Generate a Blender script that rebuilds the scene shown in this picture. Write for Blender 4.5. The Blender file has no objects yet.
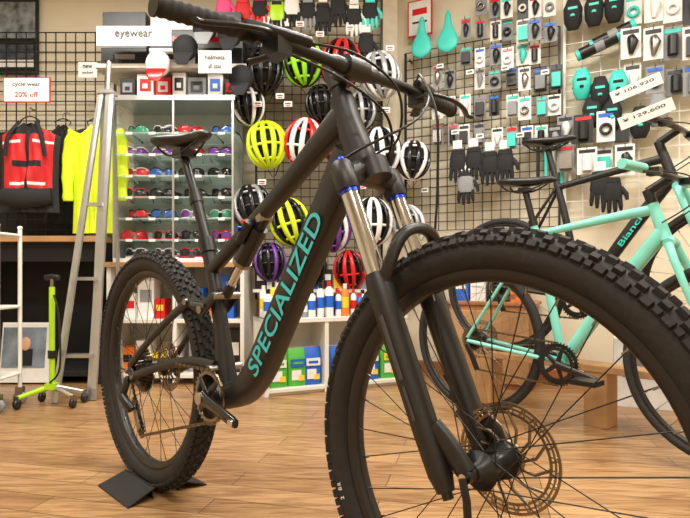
import bpy, math, random
from mathutils import Vector, Matrix
random.seed(7)
PI=math.pi
# ------------------------------------------------------------------ materials
def lin(c):
    return tuple(((x/255)/12.92 if x/255<=0.04045 else (((x/255)+0.055)/1.055)**2.4) for x in c)
_m={}
def mat(name,rgb,rough=0.5,metal=0.0,var=0.06,scale=18,trans=0.0,coat=0.0,emit=0.0,bump=0.0,alpha=1.0):
    if name in _m: return _m[name]
    m=bpy.data.materials.new(name); m.use_nodes=True
    nt=m.node_tree; p=nt.nodes['Principled BSDF']
    c=lin(rgb)
    tc=nt.nodes.new('ShaderNodeTexCoord'); n=nt.nodes.new('ShaderNodeTexNoise')
    n.inputs['Scale'].default_value=scale; n.inputs['Detail'].default_value=3
    nt.links.new(tc.outputs['Object'],n.inputs['Vector'])
    r=nt.nodes.new('ShaderNodeValToRGB')
    r.color_ramp.elements[0].position=.3; r.color_ramp.elements[1].position=.7
    r.color_ramp.elements[0].color=(c[0]*(1-var),c[1]*(1-var),c[2]*(1-var),1)
    r.color_ramp.elements[1].color=(min(1,c[0]*(1+var)),min(1,c[1]*(1+var)),min(1,c[2]*(1+var)),1)
    nt.links.new(n.outputs['Fac'],r.inputs['Fac']); nt.links.new(r.outputs['Color'],p.inputs['Base Color'])
    p.inputs['Roughness'].default_value=rough; p.inputs['Metallic'].default_value=metal
    p.inputs['Transmission Weight'].default_value=trans; p.inputs['Coat Weight'].default_value=coat
    p.inputs['Alpha'].default_value=alpha
    if emit>0:
        p.inputs['Emission Color'].default_value=(*c,1); p.inputs['Emission Strength'].default_value=emit
    if bump>0:
        b=nt.nodes.new('ShaderNodeBump'); b.inputs['Strength'].default_value=bump; b.inputs['Distance'].default_value=.01
        nt.links.new(n.outputs['Fac'],b.inputs['Height']); nt.links.new(b.outputs['Normal'],p.inputs['Normal'])
    _m[name]=m; return m
def floor_mat():
    m=bpy.data.materials.new('wood_floor'); m.use_nodes=True; nt=m.node_tree; N=nt.nodes; L=nt.links
    p=N['Principled BSDF']
    tc=N.new('ShaderNodeTexCoord'); mp=N.new('ShaderNodeMapping'); mp.inputs['Rotation'].default_value=(0,0,math.radians(14))
    L.new(tc.outputs['Object'],mp.inputs['Vector'])
    br=N.new('ShaderNodeTexBrick'); br.inputs['Scale'].default_value=1
    br.inputs['Brick Width'].default_value=.95; br.inputs['Row Height'].default_value=.105
    br.inputs['Mortar Size'].default_value=.0018; br.inputs['Mortar Smooth'].default_value=.2
    br.inputs['Color1'].default_value=(*lin((190,150,106)),1); br.inputs['Color2'].default_value=(*lin((164,125,84)),1)
    br.inputs['Mortar'].default_value=(*lin((104,74,48)),1); br.inputs['Bias'].default_value=0
    L.new(mp.outputs['Vector'],br.inputs['Vector'])
    m2=N.new('ShaderNodeMapping'); m2.inputs['Rotation'].default_value=(0,0,math.radians(14)); m2.inputs['Scale'].default_value=(2.0,22,1)
    L.new(tc.outputs['Object'],m2.inputs['Vector'])
    n=N.new('ShaderNodeTexNoise'); n.inputs['Scale'].default_value=1.7; n.inputs['Detail'].default_value=8; n.inputs['Distortion'].default_value=2.2
    L.new(m2.outputs['Vector'],n.inputs['Vector'])
    r=N.new('ShaderNodeValToRGB'); r.color_ramp.elements[0].position=.38; r.color_ramp.elements[1].position=.60
    r.color_ramp.elements[0].color=(.42,.34,.27,1); r.color_ramp.elements[1].color=(1,1,1,1)
    L.new(n.outputs['Fac'],r.inputs['Fac'])
    mx=N.new('ShaderNodeMix'); mx.data_type='RGBA'; mx.blend_type='MULTIPLY'; mx.inputs[0].default_value=.75
    L.new(br.outputs['Color'],mx.inputs[6]); L.new(r.outputs['Color'],mx.inputs[7]); L.new(mx.outputs[2],p.inputs['Base Color'])
    p.inputs['Roughness'].default_value=.30
    return m
BLK=mat('matte_black_paint',(33,31,31),.40,0,.08,20)
BLK2=mat('black_plastic',(23,23,24),.35)
RUB=mat('tyre_rubber',(36,34,33),.75,0,.12,60,bump=.2)
SILV=mat('polished_silver',(205,205,205),.12,1)
STEEL=mat('brushed_steel',(150,145,138),.32,1)
ROTOR=mat('rotor_steel',(150,132,110),.35,1)
CHAIN=mat('chain_metal',(120,110,95),.35,1)
TEAL=mat('teal_decal',(60,195,200),.5)
BLUE=mat('blue_anodised',(40,70,200),.25,.6)
GREYD=mat('dark_grey_decal',(70,70,72),.5)
WHT=mat('white_plastic',(232,232,228),.45)
CEL=mat('celeste_paint',(128,216,200),.3,coat=.4)
CREAM=mat('cream_wall',(226,216,192),.8,0,.03,3)
PLATE=mat('matte_black_sheet',(26,26,28),.5)
ALU=mat('aluminium',(200,202,204),.28,.85)
WOOD=mat('counter_wood',(180,138,94),.45,0,.15,9)
WOODO=mat('orange_wood',(168,110,66),.5,0,.18,9)
WHP=mat('white_melamine',(228,226,218),.4,0,.03,4)
BLKP=mat('black_board',(24,24,26),.7)
WIRE=mat('black_wire',(22,22,22),.5)
GLASS=mat('shelf_glass',(205,232,226),.08,0,.02,5,alpha=.38)
ACR=mat('clear_acrylic',(225,240,238),.05,0,.02,5,alpha=.16)
NEON=mat('neon_yellow',(214,238,30),.6,0,.08,9,bump=.2)
RED=mat('red_fabric',(205,30,35),.6,bump=.2); REDP=mat('red_gloss',(215,28,30),.25)
GREYC=mat('grey_card',(140,142,146),.6); PAPER=mat('paper_white',(232,232,228),.7)
LIME=mat('lime_gloss',(150,225,40),.25); WHG=mat('white_gloss',(238,238,238),.22); BKG=mat('black_gloss',(18,18,20),.2)
PURP=mat('purple_gloss',(110,60,150),.3); PINK=mat('pink_fabric',(225,70,130),.6)
TURQ=mat('turquoise_rubber',(60,205,190),.45); ORG=mat('orange_print',(230,120,35),.5); GRNP=mat('green_print',(80,180,60),.45)
BLUP=mat('blue_print',(30,100,205),.45); YEL=mat('yellow_print',(240,205,50),.5); FOAM=mat('black_foam',(20,20,21),.85)
GRNF=mat('neon_green_paint',(175,225,30),.35); SGR=mat('silver_gloss',(170,172,176),.25,.3)
# ------------------------------------------------------------------ builder
class B:
    def __init__(s,name,T=None):
        s.name=name; s.v=[]; s.f=[]; s.mi=[]; s.sm=[]; s.mats=[]; s.T=T or Matrix.Identity(4)
    def add(s,vs,fs,m,smooth=False):
        if m not in s.mats: s.mats.append(m)
        k=s.mats.index(m); o=len(s.v)
        for p in vs: s.v.append(s.T@Vector(p))
        for f in fs: s.f.append([o+i for i in f]); s.mi.append(k); s.sm.append(smooth)
    def box(s,c,d,m,R=None,taper=1.0):
        x,y,z=d[0]/2,d[1]/2,d[2]/2; c=Vector(c)
        vs=[]
        for sz in(-1,1):
            t=taper if sz>0 else 1
            for a,b in((-1,-1),(1,-1),(1,1),(-1,1)):
                q=Vector((a*x*t,b*y*t,sz*z))
                if R is not None: q=R@q
                vs.append(c+q)
        s.add(vs,[(0,3,2,1),(4,5,6,7),(0,1,5,4),(1,2,6,5),(2,3,7,6),(3,0,4,7)],m)
    def tube(s,pts,rad,m,seg=12,ref=None,closed=False,caps=True,n=2.0,smooth=True):
        pts=[Vector(p) for p in pts]; N=len(pts)
        if not isinstance(rad,list): rad=[rad]*N
        tan=[]
        for i in range(N):
            if closed: t=pts[(i+1)%N]-pts[i-1]
            else: t=pts[min(i+1,N-1)]-pts[max(i-1,0)]
            tan.append(t.normalized() if t.length>1e-9 else Vector((0,0,1)))
        vs=[]; a=None
        for i in range(N):
            t=tan[i]
            if ref is not None: a=Vector(ref)
            elif a is None: a=Vector((0,0,1)) if abs(t.z)<.9 else Vector((1,0,0))
            a=(a-t*a.dot(t)).normalized(); b=t.cross(a)
            r=rad[i]; ra,rb=(r if isinstance(r,(tuple,list)) else (r,r))
            for k in range(seg):
                th=2*PI*k/seg; c,d=math.cos(th),math.sin(th)
                if n!=2: c=math.copysign(abs(c)**(2/n),c); d=math.copysign(abs(d)**(2/n),d)
                vs.append(pts[i]+a*ra*c+b*rb*d)
        fs=[]
        for i in range(N if closed else N-1):
            j=(i+1)%N
            for k in range(seg):
                l=(k+1)%seg; fs.append((i*seg+k,i*seg+l,j*seg+l,j*seg+k))
        s.add(vs,fs,m,smooth)
        if caps and not closed:
            s.add([vs[k] for k in range(seg)],[tuple(range(seg))[::-1]],m)
            s.add([vs[(N-1)*seg+k] for k in range(seg)],[tuple(range(seg))],m)
    def cyl(s,a,b,r,m,seg=16,r2=None): s.tube([a,b],[r,r if r2 is None else r2],m,seg)
    def lathe(s,prof,c,axis,m,seg=48,closed=True,smooth=True):
        c=Vector(c); ax=Vector(axis).normalized(); u=ax.orthogonal().normalized(); w=ax.cross(u); n=len(prof); vs=[]
        for i in range(seg):
            th=2*PI*i/seg; d=u*math.cos(th)+w*math.sin(th)
            for r,h in prof: vs.append(c+d*r+ax*h)
        fs=[]
        for i in range(seg):
            j=(i+1)%seg
            for k in range(n if closed else n-1):
                l=(k+1)%n; fs.append((i*n+k,i*n+l,j*n+l,j*n+k))
        s.add(vs,fs,m,smooth)
    def ell(s,c,r,m,R=None,seg=20,rings=12,lo=-PI/2,hi=PI/2):
        c=Vector(c); vs=[]
        for i in range(rings+1):
            ph=lo+(hi-lo)*i/rings
            for k in range(seg):
                th=2*PI*k/seg
                q=Vector((r[0]*math.cos(ph)*math.cos(th),r[1]*math.cos(ph)*math.sin(th),r[2]*math.sin(ph)))
                if R is not None: q=R@q
                vs.append(c+q)
        fs=[(i*seg+k,i*seg+(k+1)%seg,(i+1)*seg+(k+1)%seg,(i+1)*seg+k) for i in range(rings) for k in range(seg)]
        s.add(vs,fs,m,True)
    def text(s,txt,M,w,h,m,ext=.0006):
        cu=bpy.data.curves.new('t','FONT'); cu.body=txt; cu.extrude=0; cu.resolution_u=3; cu.offset=.012
        ob=bpy.data.objects.new('t',cu); bpy.context.scene.collection.objects.link(ob); bpy.context.view_layer.update()
        me=ob.to_mesh(); xs=[v.co.x for v in me.vertices]; ys=[v.co.y for v in me.vertices]
        x0,x1,y0,y1=min(xs),max(xs),min(ys),max(ys)
        vs=[M@Vector(((v.co.x-x0)/(x1-x0)*w,(v.co.y-y0)/(y1-y0)*h,ext)) for v in me.vertices]
        fs=[tuple(p.vertices) for p in me.polygons]
        s.add(vs,fs,m); ob.to_mesh_clear(); bpy.data.objects.remove(ob); bpy.data.curves.remove(cu)
    def build(s,bevel=0):
        xs=[p.x for p in s.v]; ys=[p.y for p in s.v]; zs=[p.z for p in s.v]
        o=Vector(((min(xs)+max(xs))/2,(min(ys)+max(ys))/2,min(zs)))
        me=bpy.data.meshes.new(s.name); me.from_pydata([p-o for p in s.v],[],s.f)
        for m in s.mats: me.materials.append(m)
        me.polygons.foreach_set('material_index',s.mi); me.polygons.foreach_set('use_smooth',s.sm); me.update()
        ob=bpy.data.objects.new(s.name,me); ob.location=o; bpy.context.scene.collection.objects.link(ob)
        if bevel:
            b=ob.modifiers.new('bevel','BEVEL'); b.width=bevel; b.segments=2; b.limit_method='ANGLE'
        return ob
def cat(P,sub=6):
    P=[tuple(p) for p in P]; out=[]
    for i in range(len(P)-1):
        p0=P[max(i-1,0)];p1=P[i];p2=P[i+1];p3=P[min(i+2,len(P)-1)]
        for k in range(sub):
            t=k/sub
            out.append(tuple(.5*((2*b)+(-a+c)*t+(2*a-5*b+4*c-d)*t*t+(-a+3*b-3*c+d)*t**3) for a,b,c,d in zip(p0,p1,p2,p3)))
    out.append(P[-1]); return out
def basis(x,y,z,o=(0,0,0)):
    M=Matrix.Identity(4)
    for i,c in enumerate((x,y,z,o)):
        for j in range(3): M[j][i]=c[j]
    return M
F0=545.0; HC=.67
def sp(px,py,Y): return Vector(((px-345)*Y/F0,Y,HC+(273-py)*Y/F0))
# ------------------------------------------------------------------ room
def slab(name,c,d,m,rz=0):
    b=B(name); b.box(c,d,m,Matrix.Rotation(rz,3,'Z')); return b.build()
fl=slab('floor',(0,1.2,-.05),(7,6,.1),floor_mat())
slab('ceiling',(0,1.2,2.75),(7,6,.1),mat('ceiling_white',(238,237,232),.9))
slab('wall_back',(-1.61,3.85,1.35),(3.78,.1,2.7),CREAM)
C0=Vector((.28,3.8,0)); dB=Vector((.905,-.425,0)).normalized(); nB=Vector((dB.y,-dB.x,0))
if nB.y>0: nB=-nB
LB=3.25; angB=math.atan2(dB.y,dB.x)
mid=C0+dB*LB/2-nB*.05
slab('wall_right_angled',(mid.x,mid.y,1.35),(LB,.1,2.7),CREAM,angB)
E=C0+dB*LB
slab('wall_right',(E.x+.05,(E.y-1.7)/2,1.35),(.1,E.y+1.7,2.7),CREAM)
slab('wall_left',(-3.5,1.1,1.35),(.1,5.6,2.7),CREAM)
slab('wall_front',(0,-1.75,1.35),(7,.1,2.7),CREAM)
WB=basis(dB,-nB,(0,0,1),C0)
def wb(px,py,off=0.0):
    u=(px-345)/F0; P=C0+nB*off
    t=(u*P.y-P.x)/(dB.x-u*dB.y); Q=P+dB*t
    return t,HC+(273-py)*Q.y/F0
b=B('baseboard_back'); b.box((-1.61,3.79,.04),(3.7,.02,.08),WOOD); b.build()
b=B('baseboard_right',WB); b.box((LB/2,-.01,.04),(LB-.1,.02,.08),WOODO); b.build()
b=B('trim_1'); b.box((.30,3.74,1.35),(.11,.1,2.7),mat('cream_trim',(232,220,196),.7)); b.build()
# ------------------------------------------------------------------ wheels
def wheel(b,cx,cz,R=.37,tw=.031,knobs=True,rimr=.286,spk=32,hubw=.05,rimm=BLK,N=76,tyrem=RUB):
    c=(cx,0,cz); ax=(0,1,0)
    rc=R-.006-tw if knobs else R-tw
    prof=[]
    for i in range(19):
        ph=math.radians(-148+296*i/18)
        prof.append((rc+tw*math.cos(ph)*1.0,tw*math.sin(ph)))
    b.lathe(prof,c,ax,tyrem,seg=96,closed=True)
    ro=rc-tw*.80; w=tw*.52
    b.lathe([(ro+.004,-w),(ro+.004,w),(ro-.006,w+.001),(rimr+.003,w*.75),(rimr,w*.4),(rimr,-w*.4),(rimr+.003,-w*.75),(ro-.006,-w-.001)],c,ax,rimm,seg=96)
    if knobs:
        for i in range(N):
            for (ph,ln,wd,par) in ((-12,.016,.012,0),(12,.016,.012,1),(-34,.015,.011,1),(34,.015,.011,0),(-58,.017,.012,0),(58,.017,.012,1),(-58,.011,.010,1),(58,.011,.010,0)):
                th=2*PI*(i+.5*par)/N; p=math.radians(ph)
                er=Vector((math.cos(th),0,math.sin(th))); ey=Vector((0,1,0)); et=Vector((-math.sin(th),0,math.cos(th)))
                en=er*math.cos(p)+ey*math.sin(p); eb=et.cross(en)
                Rm=Matrix((et,eb,en)).transposed()
                pos=Vector(c)+er*rc+en*(tw+.0028)
                b.box(pos,(ln,wd,.009),tyrem,Rm,.80)
    fr=.028
    for i in range(spk):
        th=2*PI*i/spk; sd=1 if i%2 else -1; dr=1 if (i//2)%2 else -1
        ha=th+dr*math.radians(72)
        b.tube([(cx+fr*math.cos(ha),sd*hubw*.62,cz+fr*math.sin(ha)),(cx+(rimr+.004)*math.cos(th),sd*.004,cz+(rimr+.004)*math.sin(th))],.00105,STEEL if not knobs else BLK2,5,caps=False)
        b.cyl((cx+(rimr-.012)*math.cos(th),sd*.005,cz+(rimr-.012)*math.sin(th)),(cx+(rimr+.004)*math.cos(th),sd*.004,cz+(rimr+.004)*math.sin(th)),.0019,STEEL,5)
    b.lathe([(.008,-hubw),(.013,-hubw),(.015,-hubw*.75),(.030,-hubw*.66),(.030,-hubw*.60),(.015,-hubw*.45),(.014,hubw*.45),(.030,hubw*.60),(.030,hubw*.66),(.015,hubw*.75),(.013,hubw),(.008,hubw)],c,ax,BLK2,seg=28)
def rotor(b,cx,cz,y,r=.09,m=ROTOR):
    c=(cx,y,cz); ax=(0,1,0); h=.0011
    for r0,r1 in ((r-.0045,r),(r-.0105,r-.0075),(r-.019,r-.0145)):
        b.lathe([(r0,-h),(r1,-h),(r1,h),(r0,h)],c,ax,m,seg=72,smooth=False)
    for i in range(48):
        th=2*PI*i/48; th2=th+.05*(1 if i%2 else -1)
        b.tube([(cx+(r-.017)*math.cos(th),y,cz+(r-.017)*math.sin(th)),(cx+(r-.002)*math.cos(th2),y,cz+(r-.002)*math.sin(th2))],.0018,m,4)
    for i in range(12):
        th=2*PI*i/12; t2=th+.5
        b.tube([(cx+.026*math.cos(th),y,cz+.026*math.sin(th)),(cx+.05*math.cos(th+.2),y,cz+.05*math.sin(th+.2)),(cx+(r-.016)*math.cos(t2),y,cz+(r-.016)*math.sin(t2))],.0028,m,5)
    b.lathe([(.018,-.002),(.03,-.002),(.03,.002),(.018,.002)],c,ax,m,seg=36)
    for i in range(6):
        th=2*PI*i/6; b.cyl((cx+.023*math.cos(th),y-.004,cz+.023*math.sin(th)),(cx+.023*math.cos(th),y+.004,cz+.023*math.sin(th)),.0035,SILV,8)
def gear(b,cx,cz,y,r,n,m,th=.0015,inner=None):
    inner=inner or r*.75
    b.lathe([(inner,-th),(r-.003,-th),(r-.003,th),(inner,th)],(cx,y,cz),(0,1,0),m,seg=48,smooth=False)
    for i in range(n):
        a=2*PI*i/n; Rm=Matrix.Rotation(-a,3,'Y')
        b.box((cx+(r-.001)*math.cos(a),y,cz+(r-.001)*math.sin(a)),(.008,th*1.6,.0045),m,Rm)
def chain(b,path,y):
    pts=[Vector((p[0],p[2] if len(p)>2 else y,p[1])) for p in path]
    d=0; L=[0]
    for i in range(len(pts)-1): L.append(L[-1]+(pts[i+1]-pts[i]).length)
    k=0; i=0
    while d<L[-1]:
        while i<len(L)-2 and L[i+1]<d: i+=1
        t=(d-L[i])/max(1e-9,L[i+1]-L[i]); p=pts[i].lerp(pts[i+1],t); u=(pts[i+1]-pts[i]).normalized()
        w=Vector((0,1,0)); n=u.cross(w).normalized(); w2=n.cross(u)
        b.box(p,(.0112,.0062 if k%2 else .004,.0085 if k%2 else .0065),CHAIN,Matrix((u,w2,n)).transposed()); k+=1; d+=.0118
def saddle(b,s0,z0,L=.27,m=BLK2,railm=BLK2,tilt=0.0):
    st=[(0,.012,.006,.008),(.02,.05,.014,.008),(.06,.068,.017,.006),(.11,.058,.019,.0),(.16,.034,.018,-.003),(.21,.022,.016,-.003),(.25,.018,.014,-.004),(.275,.007,.006,-.008)]
    st=cat(st,4); k=L/.275
    b.tube([(s0+p[0]*k,0,z0+p[3]+tilt*p[0]) for p in st],[(max(.002,p[1]),max(.002,p[2])) for p in st],m,24,ref=(0,1,0),n=2.3)
    for y in(-.022,.022):
        b.tube(cat([(s0+.03,y*1.6,z0-.008),(s0+.07,y,z0-.036),(s0+.15,y,z0-.04),(s0+.235,y*.4,z0-.012)],6),.0035,railm,8)
Y=(0,1,0)
def loop(b,P,R,m,n=2.0,seg=16,sub=6):
    D=cat([(p[0],p[1],r[0],r[1]) for p,r in zip(P,R)],sub)
    b.tube([(d[0],0,d[1]) for d in D],[(d[2],d[3]) for d in D],m,seg,ref=Y,n=n)
# ------------------------------------------------------------------ main mountain bike
Fw=Vector((.694,-.720,0)).normalized(); Lf=Vector((-Fw.y,Fw.x,0))
TB=basis(Fw,Lf,(0,0,1),(-.61,1.72,0))
b=B('mountain_bike',TB)
WBs=1.208; HZ=.37
wheel(b,0,HZ,hubw=.062,N=66); wheel(b,WBs,HZ,hubw=.052,N=66)
rotor(b,WBs,HZ,.050); rotor(b,0,HZ,.056,.08)
for k,ch in enumerate('2 BR'):
    if ch==' ': continue
    a=math.radians(204-k*1.5); er=Vector((math.cos(a),0,math.sin(a))); et=Vector((math.sin(a),0,-math.cos(a)))
    b.text(ch,basis(et,er,et.cross(er),Vector((WBs,-.0316,HZ))+er*.326),.006,.010,PAPER,.0)
loop(b,[(.90,.905),(.83,.80),(.725,.645),(.65,.53),(.595,.448),(.53,.385),(.455,.358)],[(.030,.040),(.030,.036),(.031,.036),(.032,.037),(.033,.037),(.034,.035),(.036,.034)],BLK,3.0,24)
loop(b,[(.885,.985),(.80,.935),(.66,.845),(.50,.755),(.365,.675)],[(.025,.033),(.022,.025),(.019,.020),(.018,.017),(.017,.016)],BLK,2.6,20)
loop(b,[(.342,.748),(.368,.675),(.395,.60),(.418,.51),(.432,.43),(.44,.36)],[(.0175,.0175),(.018,.018),(.019,.019),(.020,.021),(.026,.026),(.034,.034)],BLK,2.2,20)
loop(b,[(.872,1.012),(.888,.972),(.925,.885),(.936,.862)],[(.026,.026),(.025,.027),(.028,.034),(.030,.030)],BLK,2,24)
b.cyl((.44,-.042,.36),(.44,.042,.36),.028,BLK,24)
# side brace, shock with reservoir, adjusters and mounts
b.tube([(.395,.012,.60),(.47,.016,.69),(.56,.012,.785)],[(.006,.012),(.006,.010),(.008,.013)],BLK,12,ref=Y)
b.cyl((.605,-.018,.80),(.605,.018,.80),.011,STEEL)
b.cyl((.605,0,.80),(.58,0,.772),.014,BLK2); b.cyl((.585,0,.778),(.515,0,.70),.0215,BLK2,20); b.cyl((.515,0,.70),(.508,0,.692),.0235,STEEL,20)
b.cyl((.508,0,.692),(.455,0,.632),.010,SILV); b.cyl((.462,0,.640),(.437,0,.612),.014,BLK2); b.cyl((.437,-.038,.612),(.437,.038,.612),.010,STEEL)
b.cyl((.585,-.028,.79),(.545,-.03,.745),.012,BLK2); b.cyl((.56,-.036,.775),(.56,-.046,.775),.006,BLUE); b.cyl((.578,-.036,.79),(.578,-.044,.79),.005,REDP)
for sd in(-1,1):
    y=.034*sd
    b.tube([(.30,y,.592),(.375,y,.575),(.437,y,.612)],[(.006,.013),(.007,.022),(.006,.012)],BLK,12,ref=Y)
    b.cyl((.375,y*1.3,.575),(.375,y*.6,.575),.011,STEEL); b.cyl((.30,y*1.35,.592),(.30,y*.6,.592),.009,STEEL)
    b.tube([(.33,y*1.28,.588),(.40,y*1.28,.585)],[(.0008,.006)]*2,GREYD,8,ref=Y)
    D=cat([(.30,.034*sd,.592,.009,.014),(.2,.05*sd,.53,.008,.012),(.09,.064*sd,.452,.008,.011),(.0,.068*sd,.385,.009,.013)],5)
    b.tube([d[:3] for d in D],[(d[3],d[4]) for d in D],BLK,12,ref=Y)
    D=cat([(.43,.03*sd,.425,.012,.022),(.33,.038*sd,.432,.010,.016),(.2,.052*sd,.41,.009,.013),(.06,.068*sd,.368,.009,.013),(.025,.07*sd,.352,.011,.016)],5)
    b.tube([d[:3] for d in D],[(d[3],d[4]) for d in D],BLK,12,ref=Y)
    b.cyl((.43,.048*sd,.425),(.43,.02*sd,.425),.012,STEEL); b.cyl((.04,.084*sd,.357),(.04,.06*sd,.357),.007,STEEL)
    b.tube([(.03,.07*sd,.352),(.0,.07*sd,.375)],[(.008,.014),(.008,.017)],BLK,12,ref=Y)
b.cyl((0,-.083,.37),(0,.083,.37),.008,STEEL)
b.cyl((.352,0,.725),(.338,0,.762),.0225,BLK2,20)
b.cyl((.343,0,.748),(.27,0,.90),.0155,BLK2,20); b.cyl((.287,0,.862),(.279,0,.88),.019,BLK2,20); b.cyl((.27,0,.90),(.212,0,1.005),.0125,BLK2,20)
b.box((.213,0,1.012),(.05,.05,.022),BLK2)
saddle(b,.085,1.05,m=BLK2)
dv=Vector((.555,0,.832)).normalized(); uv=Vector((-dv.z,0,dv.x))
o=Vector((.592,-.0335,.434))-uv*.026+dv*.01
b.text('SPECIALIZED',basis(dv,uv,dv.cross(uv),o),.42,.044,TEAL,.0)
def axp(z): return Vector((.9475-(z-.843)*.438,0,z))
b.cyl(axp(1.012),axp(1.022),.024,BLK2,24); b.cyl(axp(1.022),axp(1.045),.018,BLK2,20); b.cyl(axp(1.04),axp(1.082),.020,BLK,20); b.cyl(axp(1.082),axp(1.088),.019,BLK2,20)
b.tube([axp(1.06),(.90,0,1.070)],[(.019,.018),(.022,.018)],BLK,16,ref=Y); b.cyl((.905,-.027,1.07),(.905,.027,1.07),.022,BLK,20)
bar=cat([(.861,-.385,1.079),(.875,-.30,1.079),(.893,-.18,1.075),(.905,-.08,1.069),(.905,0,1.068),(.905,.08,1.069),(.893,.18,1.075),(.875,.30,1.079),(.861,.385,1.079)],6)
b.tube(bar,[ .0155 if abs(p[1])<.06 else .0115 for p in bar],BLK,16)
for sd in(-1,1):
    g=[(.861+(.385-abs(y))*.155,sd*y,1.079) for y in [.385-.0035*i for i in range(38)]]
    b.tube(g,[.0165 if (i//2)%2 else .0152 for i in range(38)],RUB,16)
    b.cyl(g[0],(g[0][0],g[0][1]+.004*sd,g[0][2]),.018,BLK2,16)
    b.cyl((.883,.225*sd,1.077),(.886,.243*sd,1.077),.018,BLK2,16)
    b.tube(cat([(.905,.25*sd,1.078),(.925,.215*sd,1.072),(.94,.165*sd,1.068),(.945,.145*sd,1.066)],5),[.010]*15+[.009],BLK2,12)
    b.tube(cat([(.925,.222*sd,1.066),(.958,.25*sd,1.052),(.955,.30*sd,1.045),(.935,.345*sd,1.042),(.938,.362*sd,1.04)],5),[(.0045,.0075)]*21,BLK2,10)
    b.box((.915,.195*sd,1.05),(.045,.03,.028),BLK2); b.tube([(.905,.20*sd,1.04),(.875,.225*sd,1.03)],[(.004,.009),(.004,.012)],BLK2,8)
def cable(P,r=.0026): b.tube(cat(P,8),r,BLK2,8)
cable([(.945,-.145,1.066),(.985,-.07,1.055),(1.0,.02,1.01),(.975,.05,.93),(.925,.035,.90),(.86,.032,.83)])
cable([(.915,-.18,1.05),(.97,-.09,1.01),(.99,0,.96),(.955,.045,.90),(.89,.034,.87)])
cable([(.945,.145,1.066),(.99,.10,1.06),(1.04,.085,.97),(1.04,.088,.83),(1.035,.088,.70),(1.07,.09,.58),(1.10,.085,.49),(1.125,.072,.455)])
cable([(.915,.18,1.05),(.98,.14,1.03),(1.01,.06,.96),(.96,-.035,.90),(.885,-.033,.88)])
def leg(z,y): return Vector((1.154-(z-.37)*.438,y,z))
for sd in(-1,1):
    y=.065*sd
    b.cyl(leg(.86,y),leg(.60,y),.0172,SILV,28)
    b.tube([leg(.818,y),leg(.828,y),leg(.862,y),leg(.872,y)],[.0205,.023,.0225,.017],BLK,24)
    b.cyl(leg(.871,y),leg(.879,y),.011,BLUE,16)
    b.tube([leg(.811,y),leg(.818,y)],[.0182,.0182],BLUE,24)
    P=[leg(.668,y),leg(.655,y),leg(.648,y),leg(.60,y),leg(.50,y),leg(.42,y),leg(.36,y),leg(.335,y)]
    b.tube(P,[.0205,.0225,.0238,.0232,.0225,.022,.020,.014],BLK,24)
    b.cyl(leg(.337,y),leg(.325,y),.009,BLK2,12)
    b.tube(cat([(1.145,y,.43),(1.175,.064*sd,.405),(1.205,.063*sd,.372)],4),[(.010,.018)]*8+[(.010,.016)],BLK,16,ref=Y)
    b.cyl((WBs,.052*sd,HZ),(WBs,.075*sd,HZ),.0105,BLK2,20); b.cyl((WBs,.074*sd,HZ),(WBs,.080*sd,HZ),.0065,SILV,12)
b.tube([(WBs,-.08,HZ),(WBs+.01,-.083,HZ-.03),(WBs+.012,-.083,HZ-.062)],[(.003,.007)]*3,BLK2,10,ref=Y)
b.tube([leg(.842,-.066),leg(.856,-.03),leg(.864,0),leg(.856,.03),leg(.842,.066)],[(.021,.020),(.023,.023),(.028,.028),(.023,.023),(.021,.020)],BLK,20,n=2.4)
b.cyl((.9475+.02,0,.845),(.9475+.005,0,.88),.029,BLK,20)
arch=cat([(1.035,-.066,.64),(1.052,-.064,.685),(1.062,-.048,.728),(1.066,-.02,.746),(1.066,.02,.746),(1.062,.048,.728),(1.052,.064,.685),(1.035,.066,.64)],5)
b.tube(arch,[(.013,.010)]*len(arch),BLK,14,ref=(1,0,0))
for z0,z1,w in((.60,.50,.010),(.49,.44,.006)):
    P=[leg(z0+(z1-z0)*i/6,-.065)+Vector((.002,-.0236+.0006*i/6,0)) for i in range(7)]
    b.tube(P,[(w*.5,.0006)]*7,GREYD,6,ref=(1,0,0))
b.tube([(1.085,.065,.49),(1.118,.066,.455),(1.135,.066,.425)],[(.018,.014),(.02,.018),(.014,.012)],BLK2,14,ref=Y); b.cyl((1.11,.045,.455),(1.11,.088,.455),.013,BLK2)
cy=-.052
gear(b,.44,.36,cy,.067,30,STEEL,.0016,.056)
for i in range(4):
    a=PI/4+i*PI/2; b.tube([(.44,cy-.004,.36),(.44+.058*math.cos(a),cy,.36+.058*math.sin(a))],[(.004,.013),(.003,.008)],BLK2,8,ref=Y)
b.cyl((.44,-.075,.36),(.44,.075,.36),.014,STEEL)
ca=math.radians(-9)
for sd,a in((-1,ca),(1,ca+PI)):
    D=[(0,.068,.010,.019),(.03,.072,.009,.015),(.1,.078,.008,.013),(.16,.084,.008,.013),(.178,.085,.007,.010)]
    b.tube([(.44+d[0]*math.cos(a),sd*d[1],.36+d[0]*math.sin(a)) for d in D],[(d[2],d[3]) for d in D],BKG,14,ref=Y,n=2.6)
    p=(.44+.167*math.cos(a),sd*.086,.36+.167*math.sin(a)); b.cyl(p,(p[0],sd*.096,p[2]),.0085,SILV,14)
    b.cyl((.44,sd*.07,.36),(.44,sd*.083,.36),.016,SILV,16)
for i in range(10):
    gear(b,0,HZ,-.026-.0036*i,.074-.0053*i,16+2*(10-i),CHAIN if i%3 else STEEL,.0009,.022)
b.tube([(.0,-.078,.352),(.01,-.086,.33),(-.005,-.09,.30)],[(.006,.012),(.010,.014),(.012,.014)],BLK2,12,ref=Y)
b.tube([(-.005,-.092,.30),(.03,-.094,.282),(.05,-.085,.262)],[(.014,.012),(.012,.016),(.012,.014)],BLK2,12,ref=Y)
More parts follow.
